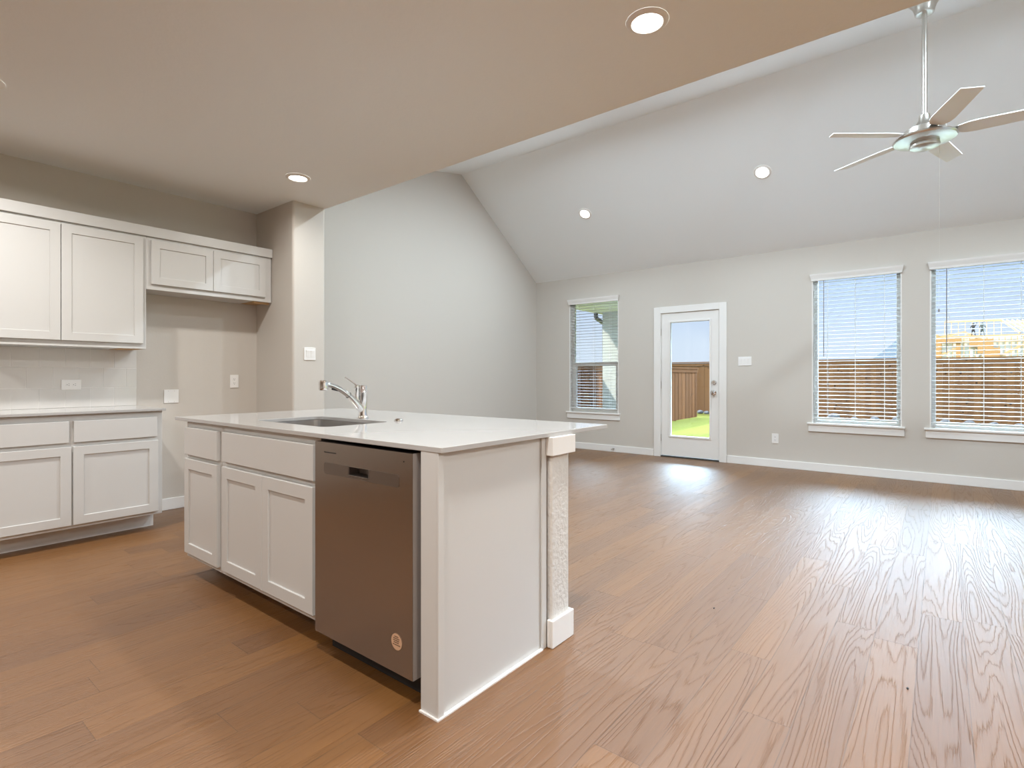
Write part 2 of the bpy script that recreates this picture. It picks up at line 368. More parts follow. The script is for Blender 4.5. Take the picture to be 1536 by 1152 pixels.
def blind(n, label, wand=None, tassel=None):
    x0, x1, z0, z1 = OPEN[n]; a, b = x0 + .016, x1 - .016; yc = YF + .036
    root = thing('window_blind', label, 'blind', ((a + b) / 2, yc, z0 + .02), 'white slat blinds in the far wall windows')
    vb = MB(); bm = vb.bm; prof = [(-.004, 2.323, .002), (-.024, 2.323, .002), (-.026, 2.345, .006), (-.040, 2.385, .016), (-.044, 2.404, .018), (-.004, 2.404, .018)]
    A = [bm.verts.new((x0 - e, YF + y, z)) for y, z, e in prof]; B = [bm.verts.new((x1 + e, YF + y, z)) for y, z, e in prof]; k = len(A)
    bm.faces.new(A); bm.faces.new(B[::-1])
    for i in range(k): bm.faces.new((A[i], A[(i+1) % k], B[(i+1) % k], B[i]))
    vb.build('valance', TRIM, root)
    MB().box(a, b, yc - .025, yc + .027, 2.330, 2.378).build('headrail', SLAT, root)
    s = MB(); z = .700
    while z < 2.315:
        # a shallow crown across each slat, held level
        bm = s.bm; pts = [(-.025, 0), (-.012, .0022), (0, .0028), (.012, .0020), (.025, 0), (.025, -.0014), (.012, .0006), (0, .0014), (-.012, .0006), (-.025, -.0014)]
        s.prism([(a, yc + py, z + pz) for py, pz in pts], (b - a, 0, 0)); z += .0458
    s.build('slats', SLAT, root)
    MB().box(a, b, yc - .026, yc + .026, .640, .660).build('bottom_rail', SLAT, root, bevel=.004)
    for f in (.17, .5, .83):
        x = a + (b - a) * f; l = MB()
        for yy in (yc - .0275, yc + .0275): l.box(x - .0013, x + .0013, yy - .0008, yy + .0008, .655, 2.335)
        l.build('ladder_cord', CORD, root)
    if wand:
        wx, wz = wand; MB().tube([(wx, YF - .003 + .006, 2.34), (wx, YF + .004, wz)], .0042, 8).build('tilt_wand', WANDM, root, smooth=True)
    if tassel:
        tx, tz = tassel; MB().tube([(tx, YF + .003, 2.34), (tx, YF + .003, tz + .03)], .0012, 6).build('pull_cord', CORD, root)
        MB().lathe([(.002, .032), (.006, .028), (.008, .0), (.006, -.002)], (tx, YF + .003, tz), seg=12).build('cord_tassel', WANDM, root, smooth=True)
blind(1, 'open white slat blind in the small window left of the glazed door')
blind(2, 'open white slat blind in the middle window, right of the glazed door', wand=(-1.115, 1.40))
blind(3, 'open white slat blind in the rightmost window, house frame seen through it', wand=(.045, 1.41), tassel=(-.02, 1.86))

# ------------------------------------------------------------------ glazed door
dr = bpy.data.objects.new('door_1', None); COL.objects.link(dr); dr.location = (-2.77, YF, 0); struct(dr, 'white exterior door with one full glass lite')
x0, x1 = DOOR[:2]
MB().box(-3.286, x0, YF - .018, YF, 0, 2.162).box(x1, -2.255, YF - .018, YF, 0, 2.162).box(x0, x1, YF - .018, YF, 2.072, 2.162).build('door_casing', TRIM, dr, bevel=.003)
MB().box(x0, x0 + .008, YF, YF + T, 0, 2.075).box(x1 - .008, x1, YF, YF + T, 0, 2.075).box(x0, x1, YF, YF + T, 2.069, 2.075).build('door_jamb', TRIM, dr)
MB().box(x0, x1, YF - .012, YF + T, 0, .018).build('door_threshold', GUTTER, dr)
sx0, sx1, sz0, sz1 = x0 + .011, x1 - .011, .024, 2.065
lx0, lx1, lz0, lz1 = -3.043, -2.487, .313, 1.93
MB().box(sx0, lx0, YF + .004, YF + .048, sz0, sz1).box(lx1, sx1, YF + .004, YF + .048, sz0, sz1).box(lx0, lx1, YF + .004, YF + .048, sz0, lz0).box(lx0, lx1, YF + .004, YF + .048, lz1, sz1).build('door_slab', TRIM, dr)
q = .026
MB().box(lx0 - q, lx0, YF - .006, YF + .012, lz0 - q, lz1 + q).box(lx1, lx1 + q, YF - .006, YF + .012, lz0 - q, lz1 + q).box(lx0, lx1, YF - .006, YF + .012, lz0 - q, lz0).box(lx0, lx1, YF - .006, YF + .012, lz1, lz1 + q).build('lite_frame', TRIM, dr, bevel=.005)
MB().box(lx0, lx1, YF + .024, YF + .028, lz0, lz1).build('pane', GLASS, dr)
MB().lathe([(.033, 0), (.033, .006), (.026, .012), (.024, .022), (0, .022)], (-2.425, YF + .004, 1.078), (0, -1, 0)).box(-2.43, -2.42, YF - .032, YF - .018, 1.064, 1.092).build('deadbolt', CHROME, dr, smooth=True)
MB().lathe([(.034, 0), (.034, .005), (.016, .010), (.012, .030), (.022, .040), (.029, .052), (.028, .064), (.018, .072), (0, .073)], (-2.428, YF + .004, .938), (0, -1, 0)).build('door_knob', CHROME, dr, smooth=True)
for z in (1.802, 1.035, .274): MB().lathe([(.006, -.05), (.006, .05)], (x0 + .004, YF - .004, z), seg=12).build('hinge', NICKEL, dr, smooth=True)
for z in (1.078, .938): MB().box(x1 - .0105, x1 - .0085, YF + .002, YF + .03, z - .03, z + .03).build('strike_plate', NICKEL, dr)
o = MB().lathe([(.014, 0), (.014, .004), (.007, .006), (.006, .055), (.009, .056), (.009, .068), (0, .069)], (-3.942, YF - .015, .048), (0, -1, 0), 14).build('door_stop', NICKEL, smooth=True)
tag(o, 'small metal door stop on the far wall baseboard', 'door stop')

# ------------------------------------------------------------------ switches and outlets (built in local u/v on a wall)
def wall_frame(origin, facing):
    o = Vector(origin)
    if facing == 'x': return lambda u, v, d: o + Vector((d, u, v))       # faces +X, u runs along +Y
    return lambda u, v, d: o + Vector((u, -d, v))                        # faces -Y, u runs along +X
def fbox(m, P, u0, u1, v0, v1, d0, d1):
    a, b = P(u0, v0, d0), P(u1, v1, d1)
    m.box(min(a.x, b.x), max(a.x, b.x), min(a.y, b.y), max(a.y, b.y), min(a.z, b.z), max(a.z, b.z))
def plate(name, label, cat, origin, facing, w, h, kind, n=1, horiz=False, group=None):
    root = thing(name, label, cat, origin, group); P = wall_frame(origin, facing)
    m = MB(); fbox(m, P, -w/2, w/2, -h/2, h/2, .0003, .006); m.build('cover_plate', PLATE, root, bevel=.002)
    if kind == 'switch':
        for i in range(n):
            c_ = (i - (n - 1) / 2) * .046
            m = MB(); fbox(m, P, c_ - .0165, c_ + .0165, -.033, .033, .006, .0075); r_ = m.build('rocker_frame', PLATE, root)
            m = MB(); bm = m.bm; pts = [(-.031, .008), (0, .0095), (.031, .0125), (.031, .006), (-.031, .006)]
            A = [bm.verts.new(P(c_ - .014, v, d)) for v, d in pts]; B = [bm.verts.new(P(c_ + .014, v, d)) for v, d in pts]; bm.faces.new(A); bm.faces.new(B[::-1])
            for j in range(5): bm.faces.new((A[j], A[(j+1) % 5], B[(j+1) % 5], B[j]))
            m.build('rocker', PLATE, root)
    if kind == 'outlet':
        for s in (-1, 1):
            c_ = s * .0195; m = MB()
            cu, cv = (c_, 0) if horiz else (0, c_)
            ctr = P(cu, cv, .006); ax = P(0, 0, 1) - P(0, 0, 0)
            m.lathe([(.0165, 0), (.0165, .0018), (0, .0018)], ctr, ax, 24); r_ = m.build('receptacle', PLATE, root)
            m = MB()
            for du, dv, wu, wv in ((-.006, .004, .0012, .0045), (.006, .004, .0012, .0038), (0, -.007, .0024, .0024)):
                if horiz: du, dv, wu, wv = dv, du, wv, wu
                fbox(m, P, cu + du - wu, cu + du + wu, cv + dv - wv, cv + dv + wv, .0076, .0081)
            m.build('slots', GREY, r_)
    if kind == 'blank':
        for su in (-1, 1):
            for sv in (-1, 1):
                ax = P(0, 0, 1) - P(0, 0, 0); MB().lathe([(.0028, 0), (.002, .0012), (0, .0012)], P(su * w * .20, sv * h * .40, .006), ax, 12).build('screw', NICKEL, root)
    return root
plate('light_switch', 'white double rocker switch on the narrow wall end beside the alcove', 'light switch', (-4.57, 2.724, 1.365), 'x', .116, .116, 'switch', 2)
plate('light_switch', 'white triple rocker switch right of the glazed door', 'light switch', (-2.024, YF, 1.36), 'y', .165, .118, 'switch', 3)
plate('wall_outlet', 'white outlet low on the far wall between door and window', 'outlet', (-1.657, YF, .368), 'y', .078, .122, 'outlet')
plate('wall_outlet', 'white upright outlet on the greige alcove wall beside the blank plate', 'outlet', (XK, 2.345, 1.11), 'x', .078, .122, 'outlet')
plate('wall_outlet', 'white sideways outlet on the tiled backsplash above the wall counter', 'outlet', (XK + .0095, 1.121, 1.092), 'x', .122, .078, 'outlet', horiz=True)
plate('blank_plate', 'white blank double cover plate low in the fridge alcove', 'cover plate', (XK, 1.812, .983), 'x', .116, .116, 'blank')

# ------------------------------------------------------------------ cabinets
def shaker(name, P, u0, u1, v0, v1, parent, t=.02, rail=.058, rec=.008):
    """Door with a recessed centre panel; P maps (u, v, depth) to the world, depth 0 = face frame."""
    m = MB(); bm = m.bm
    def ring(du, d): return [bm.verts.new(P(u, v, d)) for u, v in ((u0 + du, v0 + du), (u1 - du, v0 + du), (u1 - du, v1 - du), (u0 + du, v1 - du))]
    e = .0015
    rs = [ring(0, .0005), ring(0, t - e), ring(e, t), ring(rail, t), ring(rail + .001, t - .001), ring(rail + .002, t - rec)]
    bm.faces.new(rs[0][::-1])
    for A, B in zip(rs, rs[1:]):
        for i in range(4): bm.faces.new((A[i], A[(i+1) % 4], B[(i+1) % 4], B[i]))
    bm.faces.new(rs[-1])
    return m.build(name, WHITE, parent)
def slab(name, P, u0, u1, v0, v1, parent, t=.02):
    m = MB(); fbox(m, P, u0, u1, v0, v1, .0005, t); return m.build(name, WHITE, parent, bevel=.002)

def PX(X): return lambda u, v, d: Vector((X + d, u, v))     # fronts facing +X (kitchen wall), u = y
def PY(Y): return lambda u, v, d: Vector((u, Y - d, v))     # fronts facing -Y (island), u = x

# wall base cabinet
XF = -4.635; base = thing('base_cabinet', 'white base cabinet with two drawers and two doors against the kitchen wall', 'cabinet', ((XK + XF) / 2, 1.0, 0))
MB().box(XK + .001, XF, .47, 1.54, .118, .896).build('carcass', WHITE, base, bevel=.0015)
MB().box(XK + .02, -4.79, .47, 1.53, 0, .118).build('toe_kick', TRIM, base)
P = PX(XF)
slab('drawer_front', P, 1.003, 1.501, .704, .850, base); slab('drawer_front', P, .485, .977, .704, .850, base)
shaker('door', P, .999, 1.508, .142, .676, base); shaker('door', P, .478, .989, .142, .676, base)
o = MB().box(XK + .001, -4.603, .455, 1.556, .896, .915).build('countertop', QUARTZ, bevel=.002); tag(o, 'white quartz countertop on the base cabinet under the tiled wall', 'countertop')

# wall cabinets
XU = -4.95; up = thing('wall_cabinet', 'tall white two-door wall cabinet above the tiled backsplash', 'cabinet', ((XK + XU) / 2, 1.0, 1.374))
MB().box(XK + .001, XU, .47, 1.531, 1.374, 2.272).build('carcass', WHITE, up, bevel=.0015)
P = PX(XU); shaker('door', P, 1.0, 1.506, 1.416, 2.252, up); shaker('door', P, .478, .9955, 1.416, 2.252, up)
MB().box(XK + .012, XU - .02, 1.36, 1.515, 1.3715, 1.374).build('bottom_panel', PLY, up, label='raw plywood underside')
fr = thing('wall_cabinet', 'short white two-door wall cabinet high over the empty fridge alcove', 'cabinet', ((XK + XU) / 2, 2.04, 1.852))
MB().box(XK + .001, XU, 1.532, 2.553, 1.852, 2.272).build('carcass', WHITE, fr, bevel=.0015)
shaker('door', P, 1.563, 2.029, 1.895, 2.246, fr); shaker('door', P, 2.0325, 2.492, 1.895, 2.246, fr)
MB().box(XK + .012, XU - .02, 2.40, 2.545, 1.8495, 1.852).build('bottom_panel', PLY, fr, label='raw plywood underside')
MB().box(XU - .05, XU - .022, 2.40, 2.545, 1.834, 1.8495).build('cleat', PLY, fr, label='raw wooden cleat')
o = MB().box(XU - .02, XU + .022, .455, 2.556, 2.2725, 2.352).build('crown_board', WHITE, bevel=.002); tag(o, 'flat white crown board running along the top of both wall cabinets', 'crown moulding')

# backsplash of square tiles laid half over half
bs = MB(); z0 = .9155
for r, (za, zb) in enumerate(((.9155, 1.066), (1.068, 1.2235), (1.2255, 1.373))):
    y = 1.5505 if r != 1 else 1.478
    if r == 1: bs.box(XK + .001, XK + .0085, 1.4795, 1.5505, za, zb)
    while y > .3:
        bs.box(XK + .001, XK + .0085, max(y - .1535, .3), y, za, zb); y -= .155
sp = bs.build('backsplash', TILE, bevel=.0012); tag(sp, 'white square-tile backsplash between the wall counter and the tall wall cabinet', 'backsplash')
MB().box(XK + .0005, XK + .0068, .3, 1.5505, .9155, 1.3735).build('grout', GROUT, sp)

# ------------------------------------------------------------------ island
YFR = 1.275; P = PY(YFR)
nar = thing('base_cabinet', 'narrow white island cabinet with one drawer over one door, left of the sink cabinet', 'cabinet', (-3.22, 1.57, 0))
MB().box(-3.445, -2.981, YFR, 1.87, .108, .895).build('carcass', WHITE, nar, bevel=.0015)
MB().box(-3.445, -2.981, YFR + .15, 1.87, 0, .108).build('toe_kick', TRIM, nar)
slab('drawer_front', P, -3.437, -3.008, .704, .860, nar); shaker('door', P, -3.437, -3.008, .136, .681, nar)
snk = thing('sink_cabinet', 'white island sink cabinet with a wide false front over two doors, beside the dishwasher', 'cabinet', (-2.51, 1.57, 0))
cs = MB().box(-2.979, -2.961, YFR, 1.87, .108, .895).box(-2.068, -2.05, YFR, 1.87, .108, .895).box(-2.961, -2.068, YFR, 1.87, .108, .126).box(-2.961, -2.068, 1.852, 1.87, .126, .895)
cs.box(-2.961, -2.068, YFR, YFR + .02, .126, .895)
cs.build('carcass', WHITE, snk, bevel=.001)
MB().box(-2.979, -2.05, YFR + .15, 1.87, 0, .108).build('toe_kick', TRIM, snk)
slab('false_front', P, -2.949, -2.079, .708, .862, snk); shaker('door', P, -2.950, -2.5265, .136, .681, snk); shaker('door', P, -2.5235, -2.085, .136, .681, snk)

# dishwasher
YD = 1.242; dw = thing('dishwasher', 'stainless steel dishwasher with pocket handle, built into the white island', 'dishwasher', (-1.735, 1.55, 0))
MB().box(-2.03, -1.425, YD + .06, 1.86, .06, .872).build('tub', BLACK, dw)
D0, D1, DZ0, DZ1 = -2.041, -1.432, .095, .884
m = MB(); bm = m.bm
hx0, hx1, hz0, hz1 = -1.806, -1.675, .766, .801
# front skin with the pocket cut through it
X_ = [D0, hx0, hx1, D1]; Z_ = [DZ0, hz0, hz1, DZ1]
m.box(X_[0], X_[1], YD, YD + .055, DZ0, DZ1); m.box(X_[2], X_[3], YD, YD + .055, DZ0, DZ1)
m.box(X_[1], X_[2], YD, YD + .055, DZ0, hz0); m.box(X_[1], X_[2], YD, YD + .055, hz1, DZ1)
bmesh.ops.remove_doubles(bm, verts=bm.verts[:], dist=1e-5)
bad = [f for f in bm.faces if all(abs(v.co.x - X_[1]) < 1e-4 for v in f.verts) or all(abs(v.co.x - X_[2]) < 1e-4 for v in f.verts)]
m.build('door', STEEL, dw, label='brushed steel door')
m = MB(); b0, b1, bz0, bz1 = -1.975, -1.503, .757, .803
pts = []
for cx_, cz_, a0 in ((b1 - .012, bz1 - .012, 0), (b0 + .012, bz1 - .012, 90), (b0 + .012, bz0 + .012, 180), (b1 - .012, bz0 + .012, 270)):
    for k in range(6): a = math.radians(a0 + k * 18); pts.append((cx_ + .012 * math.cos(a), cz_ + .012 * math.sin(a)))
fr_ = MB(); bm = fr_.bm
def band(xa, xb, left):
    s_ = [p for p in pts if (p[0] < (b0 + b1) / 2) == left]
    q_ = [(xa, bz0), (xb, bz0), (xb, bz1), (xa, bz1)]
    if left: poly = [(hx0 - .003, bz0), (hx0 - .003, bz1)] + s_
    else: poly = [(hx1 + .003, bz1), (hx1 + .003, bz0)] + sorted([p for p in s_ if p[1] < (bz0 + bz1) / 2], key=lambda p: p[0] + p[1]) + sorted([p for p in s_ if p[1] >= (bz0 + bz1) / 2], key=lambda p: -p[0] + p[1])
    fr_.prism([(x, YD, z) for x, z in poly], (0, -.0012, 0))
band(0, 0, True); band(0, 0, False)
fr_.box(hx0 - .003, hx1 + .003, YD - .0012, YD, bz0, hz0 - .002).box(hx0 - .003, hx1 + .003, YD - .0012, YD, hz1 + .0005, bz1)
fr_.build('handle_band', STEELD, dw, label='darker steel band across the door')
m = MB(); m.box(hx0, hx1, YD + .045, YD + .05, hz0, hz1).box(hx0, hx0 + .004, YD - .002, YD + .045, hz0, hz1).box(hx1 - .004, hx1, YD - .002, YD + .045, hz0, hz1).box(hx0, hx1, YD - .003, YD + .045, hz0, hz0 + .004).build('handle_pocket', STEELD, dw, bevel=.001)
MB().box(D1, D1 + .002, YD + .002, YD + .055, DZ0, DZ1).build('door_edge', EDGE, dw, label='grey painted door edge')
MB().box(-1.974, -1.892, YD - .0012, YD, .8425, .8465).build('badge', BLACK, dw)
MB().lathe([(.0025, 0), (.0025, .001), (0, .001)], (-1.478, YD, .8525), (0, -1, 0), 12).build('indicator_light', BLACK, dw)
MB().box(D0 + .01, D1 + .012, YD + .075, YD + .085, .005, .095).build('kick_plate', BLACK, dw)
sc_ = Vector((-1.517, YD, .207))
st = MB().lathe([(.031, 0), (.031, .0006), (0, .0006)], sc_, (0, -1, 0), 40).build('round_sticker', STICKER, dw, label='round peach sticker with lines of print')
st_r = MB().lathe([(.031, .0006), (.0312, .0009), (.0292, .0009), (.0292, .0006)], sc_, (0, -1, 0), 40, cap=False).build('sticker_ring', INK, st)
ln = MB()
for k, (wd, zz) in enumerate(((.022, .018), (.034, .011), (.036, .004), (.030, -.003), (.040, -.011))):
    x = -wd / 2
    while x < wd / 2 - .003:
        l = random.uniform(.003, .007); l = min(l, wd / 2 - x); ln.box(sc_.x + x, sc_.x + x + l, YD - .0011, YD - .0006, sc_.z + zz - .0018, sc_.z + zz + .0016); x += l + .0014
ln.build('sticker_print', INK, st)

# end panel
ep = thing('end_panel', 'white finished end panel beside the dishwasher, closing the island', 'cabinet panel', (-1.33, 1.57, 0))
MB().box(-1.400, -1.323, 1.252, 1.30, 0, .896).box(-1.345, -1.3245, 1.30, 1.875, 0, .896).build('panel', WHITE, ep)
MB().box(-1.323, -1.314, 1.252, 1.279, 0, .896).build('edge_trim', WHITE, ep, bevel=.0012)
MB().box(-1.3235, -1.314, 1.850, 1.8815, 0, .896).build('edge_trim', WHITE, ep, bevel=.0012)
MB().box(-1.323, -1.309, 1.279, 1.85, 0, .006).box(-1.403, -1.309, 1.245, 1.252, 0, .006).box(-1.314, -1.309, 1.252, 1.279, 0, .006).build('caulk_line', CAULK, ep)

# drywall half wall under the bar overhang
hw = MB().box(-3.50, -1.297, 1.896, 2.035, 0, .895).build('wall_island', TEXTURED, bevel=.012, seg=3); struct(hw, 'textured half wall behind the island cabinets')
MB().box(-1.297, -1.282, 1.881, 2.050, 0, .118).box(-1.3125, -1.297, 1.881, 1.896, 0, .118).box(-3.5, -1.297, 2.035, 2.05, 0, .118).build('baseboard_island', TRIM, hw, bevel=.004)
MB().box(-1.297, -1.277, 1.876, 2.055, .817, .8955).box(-1.3135, -1.297, 1.876, 1.896, .817, .8955).box(-3.5, -1.297, 2.035, 2.055, .817, .8955).build('trim_island', TRIM, hw, bevel=.002)

# island worktop with the sink cut-out
def rrect(x0, x1, y0, y1, r, n=7):
    out = []
    for cx_, cy_, a0 in ((x1 - r, y1 - r, 0), (x0 + r, y1 - r, 90), (x0 + r, y0 + r, 180), (x1 - r, y0 + r, 270)):
        for k in range(n): a = math.radians(a0 + 90 * k / (n - 1)); out.append((cx_ + r * math.cos(a), cy_ + r * math.sin(a)))
    return out
SX0, SX1, SY0, SY1 = -2.935, -2.265, 1.425, 1.812
m = MB(); bm = m.bm
outer = [(-3.56, 1.25), (-1.297, 1.25), (-1.297, 2.385), (-3.56, 2.385)]; inner = rrect(SX0, SX1, SY0, SY1, .045)
def loop(p, z):
    v = [bm.verts.new((x, y, z)) for x, y in p]; return v, [bm.edges.new((v[i], v[(i+1) % len(v)])) for i in range(len(v))]
ov, oe = loop(outer, .915); iv, ie = loop(inner, .915)
bmesh.ops.triangle_fill(bm, edges=oe + ie, use_beauty=True)
g = bmesh.ops.extrude_face_region(bm, geom=bm.faces[:])
bmesh.ops.translate(bm, vec=(0, 0, -.019), verts=[v for v in g['geom'] if isinstance(v, bmesh.types.BMVert)])
o = m.build('worktop', QUARTZ, bevel=.0018); tag(o, 'long white quartz island worktop with a sink cut-out', 'countertop')

# undermount sink
sk = thing('kitchen_sink', 'undermount stainless steel sink let into the island worktop', 'sink', (-2.6, 1.62, .70))
m = MB(); bm = m.bm; rings = []
for grow, z, r in ((.03, .8955, .06), (-.003, .8955, .045), (-.004, .86, .045), (-.008, .72, .05), (-.02, .705, .06), (-.05, .70, .06)):
    rings.append([bm.verts.new((x, y, z)) for x, y in rrect(SX0 - grow, SX1 + grow, SY0 - grow, SY1 + grow, max(.02, r))])
for A, B in zip(rings, rings[1:]):
    for i in range(len(A)): bm.faces.new((A[i], A[(i+1) % len(A)], B[(i+1) % len(A)], B[i]))
bm.faces.new(rings[-1])
o = m.build('basin', STEEL2, sk, smooth=True); sm = o.modifiers.new('thickness', 'SOLIDIFY'); sm.thickness = .0012; sm.offset = -1
MB().lathe([(.056, .7005), (.054, .703), (.040, .7025), (.036, .7012), (0, .7012)], (-2.6, 1.66, 0), seg=32).build('drain', CHROME, sk, smooth=True)

# pull-out faucet
fa = thing('faucet', 'chrome pull-out kitchen faucet standing behind the island sink', 'faucet', (-2.59, 1.877, .915))
fx, fy = -2.59, 1.877
MB().lathe([(.031, .9155), (.031, .921), (.0285, .925), (.024, .927), (.0225, .932), (.0225, 1.060), (.0235, 1.062), (.0235, 1.066), (.0225, 1.068), (.0225, 1.096), (.0205, 1.103), (.012, 1.106), (0, 1.106)], (fx, fy, 0)).build('body', CHROME, fa, smooth=True)
def bez(p, n=18):
    out = []
    for i in range(n + 1):
        t = i / n; out.append(sum((Vector(p[k]) * c_ for k, c_ in enumerate(((1-t)**3, 3*t*(1-t)**2, 3*t*t*(1-t), t**3))), Vector()))
    return out
cv = bez([(fx, fy - .006, .962), (fx, fy - .06, 1.025), (fx, fy - .15, 1.105), (fx, fy - .245, 1.113)])
MB().tube(cv[:9], [(.019 - .0002 * i, .021 - .0007 * i) for i in range(9)], 20).build('spout', CHROME, fa, smooth=True)
hs = MB().tube(cv[8:], [(.0175, .0155)] + [(.0178 - .0002 * i, .0155 - .0002 * i) for i in range(10)], 20).build('spray_wand', CHROME, fa, smooth=True)
MB().lathe([(.0185, -.001), (.0185, .001)], cv[8], cv[9] - cv[8], 24).build('joint_ring', BLACK, hs)
MB().lathe([(.020, 1.079), (.0235, 1.081), (.0245, 1.086), (.0245, 1.122), (.022, 1.131), (.012, 1.135), (0, 1.1355)], (fx, fy - .252, 0), seg=32).build('spray_head', CHROME, hs, smooth=True)
MB().tube([(fx, fy - .20, 1.086), (fx, fy - .165, 1.078)], .006, 10).build('spray_button', BLACK, hs, smooth=True)
lv = MB(); lv.lathe([(.0125, 1.02), (.013, 1.03), (.013, 1.085), (.0145, 1.088), (.0145, 1.103), (.010, 1.108), (0, 1.109)], (fx - .010, fy - .034, 0), seg=24)
lv.tube([(fx - .010, fy - .034, 1.103), (fx - .022, fy - .055, 1.122), (fx - .038, fy - .085, 1.146)], [.0055, .0040, .0038], 12)
lv.lathe([(0, -.007), (.006, -.004), (.0065, 0), (.005, .004), (0, .006)], (fx - .040, fy - .088, 1.148), seg=14)
lv.build('lever_handle', CHROME, fa, smooth=True)
o = MB().lathe([(.0235, .9155), (.0235, .920), (.0215, .9235), (.017, .9245), (.0165, .927), (.012, .9285), (0, .9285)], (-2.286, 1.885, 0), seg=32).build('air_switch', CHROME, smooth=True)
tag(o, 'small round chrome air switch button on the worktop beside the faucet', 'push button')

# ------------------------------------------------------------------ recessed lights
def downlight(loc, normal, label, power, colour, spread=163, group='recessed ceiling lights'):
    n = Vector(normal).normalized()
    root = bpy.data.objects.new('ceiling_light', None); COL.objects.link(root); root.location = loc; tag(root, label, 'ceiling light', group)
    MB().lathe([(.066, .004), (.070, .012), (.084, .010), (.093, .004), (.094, 0.0005)], loc, n, 40, cap=False).build('trim_ring', TRIM, root, smooth=True)
    MB().lathe([(.071, .002), (.071, .0055), (0, .0055)], loc, n, 40).build('lens', LENS, root, label='glowing round lens')
    l = bpy.data.lights.new('ceiling_lamp', 'AREA'); l.shape = 'DISK'; l.size = .14; l.energy = power; l.color = colour; l.spread = math.radians(spread)
    lo = bpy.data.objects.new('lamp', l); COL.objects.link(lo); lo.location = Vector(loc) + n * .014; lo.rotation_euler = n.to_track_quat('-Z', 'Y').to_euler()
    attach(lo, root)
DN = (0, 0, -1); SN = Vector((0, -(ZR - ZS), -(YF - YR)))
downlight((-1.03, 2.262, ZF), DN, 'large round recessed light in the flat ceiling nearest the vault edge at right', LAMP_KITCHEN, WARM)
downlight((-4.015, 2.292, ZF), DN, 'round recessed light in the flat ceiling close to the fridge alcove', LAMP_KITCHEN * .32, WARM)
downlight((-1.572, 6.483, ZS + (YF - 6.483) * sl), SN, 'small round recessed light in the sloped ceiling, nearer the ceiling fan', LAMP_LIVING, NEUTRAL, 180)
downlight((-3.892, 6.513, ZS + (YF - 6.513) * sl), SN, 'small round recessed light in the sloped ceiling, nearer the left wall', LAMP_LIVING, NEUTRAL, 180)
for x, y in ((-4.015, .48), (-1.03, .48), (1.4, 2.26), (1.4, .48), (-4.015, -1.3), (-1.03, -1.3), (1.4, -1.3)):  # unseen lamps added for brightness; only the first follows a glow on the ceiling
    downlight((x, y, ZF), DN, 'unseen round recessed light in the flat kitchen ceiling outside the picture', LAMP_KITCHEN, WARM)
for x in (-3.2, -1.4, .75):  # hidden lamps added to brighten the sloped ceiling and far wall
    downlight((x, 4.1, ZR - RISE * (YR - 4.1)), (0, RISE, -1), 'unseen round recessed light added to the kitchen side of the vault, hidden by the flat ceiling', 22.0, NEUTRAL, 175)
downlight((.75, 6.5, ZS + (YF - 6.5) * sl), SN, 'unseen round recessed light added to the sloped ceiling outside the picture', LAMP_LIVING, NEUTRAL, 180)  # unseen lamp added to the row for more light

# ------------------------------------------------------------------ ceiling fan
FX, FY, FZ, FC = -.095, 4.944, 2.894, 3.945
fan = thing('ceiling_fan', 'white five-blade ceiling fan on a long nickel rod under the vault', 'ceiling fan', (FX, FY, FC))
MB().lathe([(.118, FC + .02), (.116, FC - .02), (.100, FC - .05), (.075, FC - .085), (.060, FC - .125), (.058, FC - .145), (.045, FC - .150), (.022, FC - .150)], (FX, FY, 0)).build('canopy', NICKEL, fan, smooth=True)
MB().lathe([(.0165, FZ + .16), (.0165, FC - .14)], (FX, FY, 0), seg=20).build('down_rod', NICKEL, fan, smooth=True)
MB().lathe([(.026, FZ + .17), (.034, FZ + .165), (.038, FZ + .13), (.060, FZ + .09), (.095, FZ + .07), (.125, FZ + .06), (.130, FZ + .02), (.150, FZ + .015), (.150, FZ - .01)], (FX, FY, 0)).build('motor_housing', NICKEL, fan, smooth=True)
MB().lathe([(.150, FZ + .010), (.185, FZ + .004), (.193, FZ - .010), (.186, FZ - .020), (.130, FZ - .034), (.088, FZ - .038)], (FX, FY, 0), cap=True).build('lower_plate', NICKEL, fan, smooth=True)
MB().lathe([(.086, FZ - .034), (.092, FZ - .055), (.088, FZ - .068), (.060, FZ - .080), (0, FZ - .083)], (FX, FY, 0)).build('switch_cap', NICKEL, fan, smooth=True)
for k in range(5):
    th = math.radians(219.2 + 72 * k); R = Matrix.Rotation(th, 4, 'Z') ; tilt = Matrix.Rotation(math.radians(-12), 4, 'X')
    M = Matrix.Translation((FX, FY, FZ + .018)) @ R @ tilt
    m = MB(); pts = [(.185, -.040), (.24, -.062), (.30, -.068), (.665, -.060), (.70, .053), (.30, .068), (.24, .062), (.185, .040)]
    m.prism([M @ Vector((x, y, -.004)) for x, y in pts], (M.to_3x3() @ Vector((0, 0, .008))))
    bl = m.build('blade', BLADE, fan, bevel=.002)
    m = MB(); m.prism([M @ Vector((x, y, .004)) for x, y in ((.12, -.022), (.20, -.030), (.26, -.030), (.26, .030), (.20, .030), (.12, .022))], (M.to_3x3() @ Vector((0, 0, .006))))
    m.build('blade_arm', NICKEL, bl, bevel=.002)
MB().tube([(FX + .085, FY + .02, FZ - .06), (FX + .085, FY + .02, FZ - .88)], .0009, 6).build('pull_chain', NICKEL, fan)

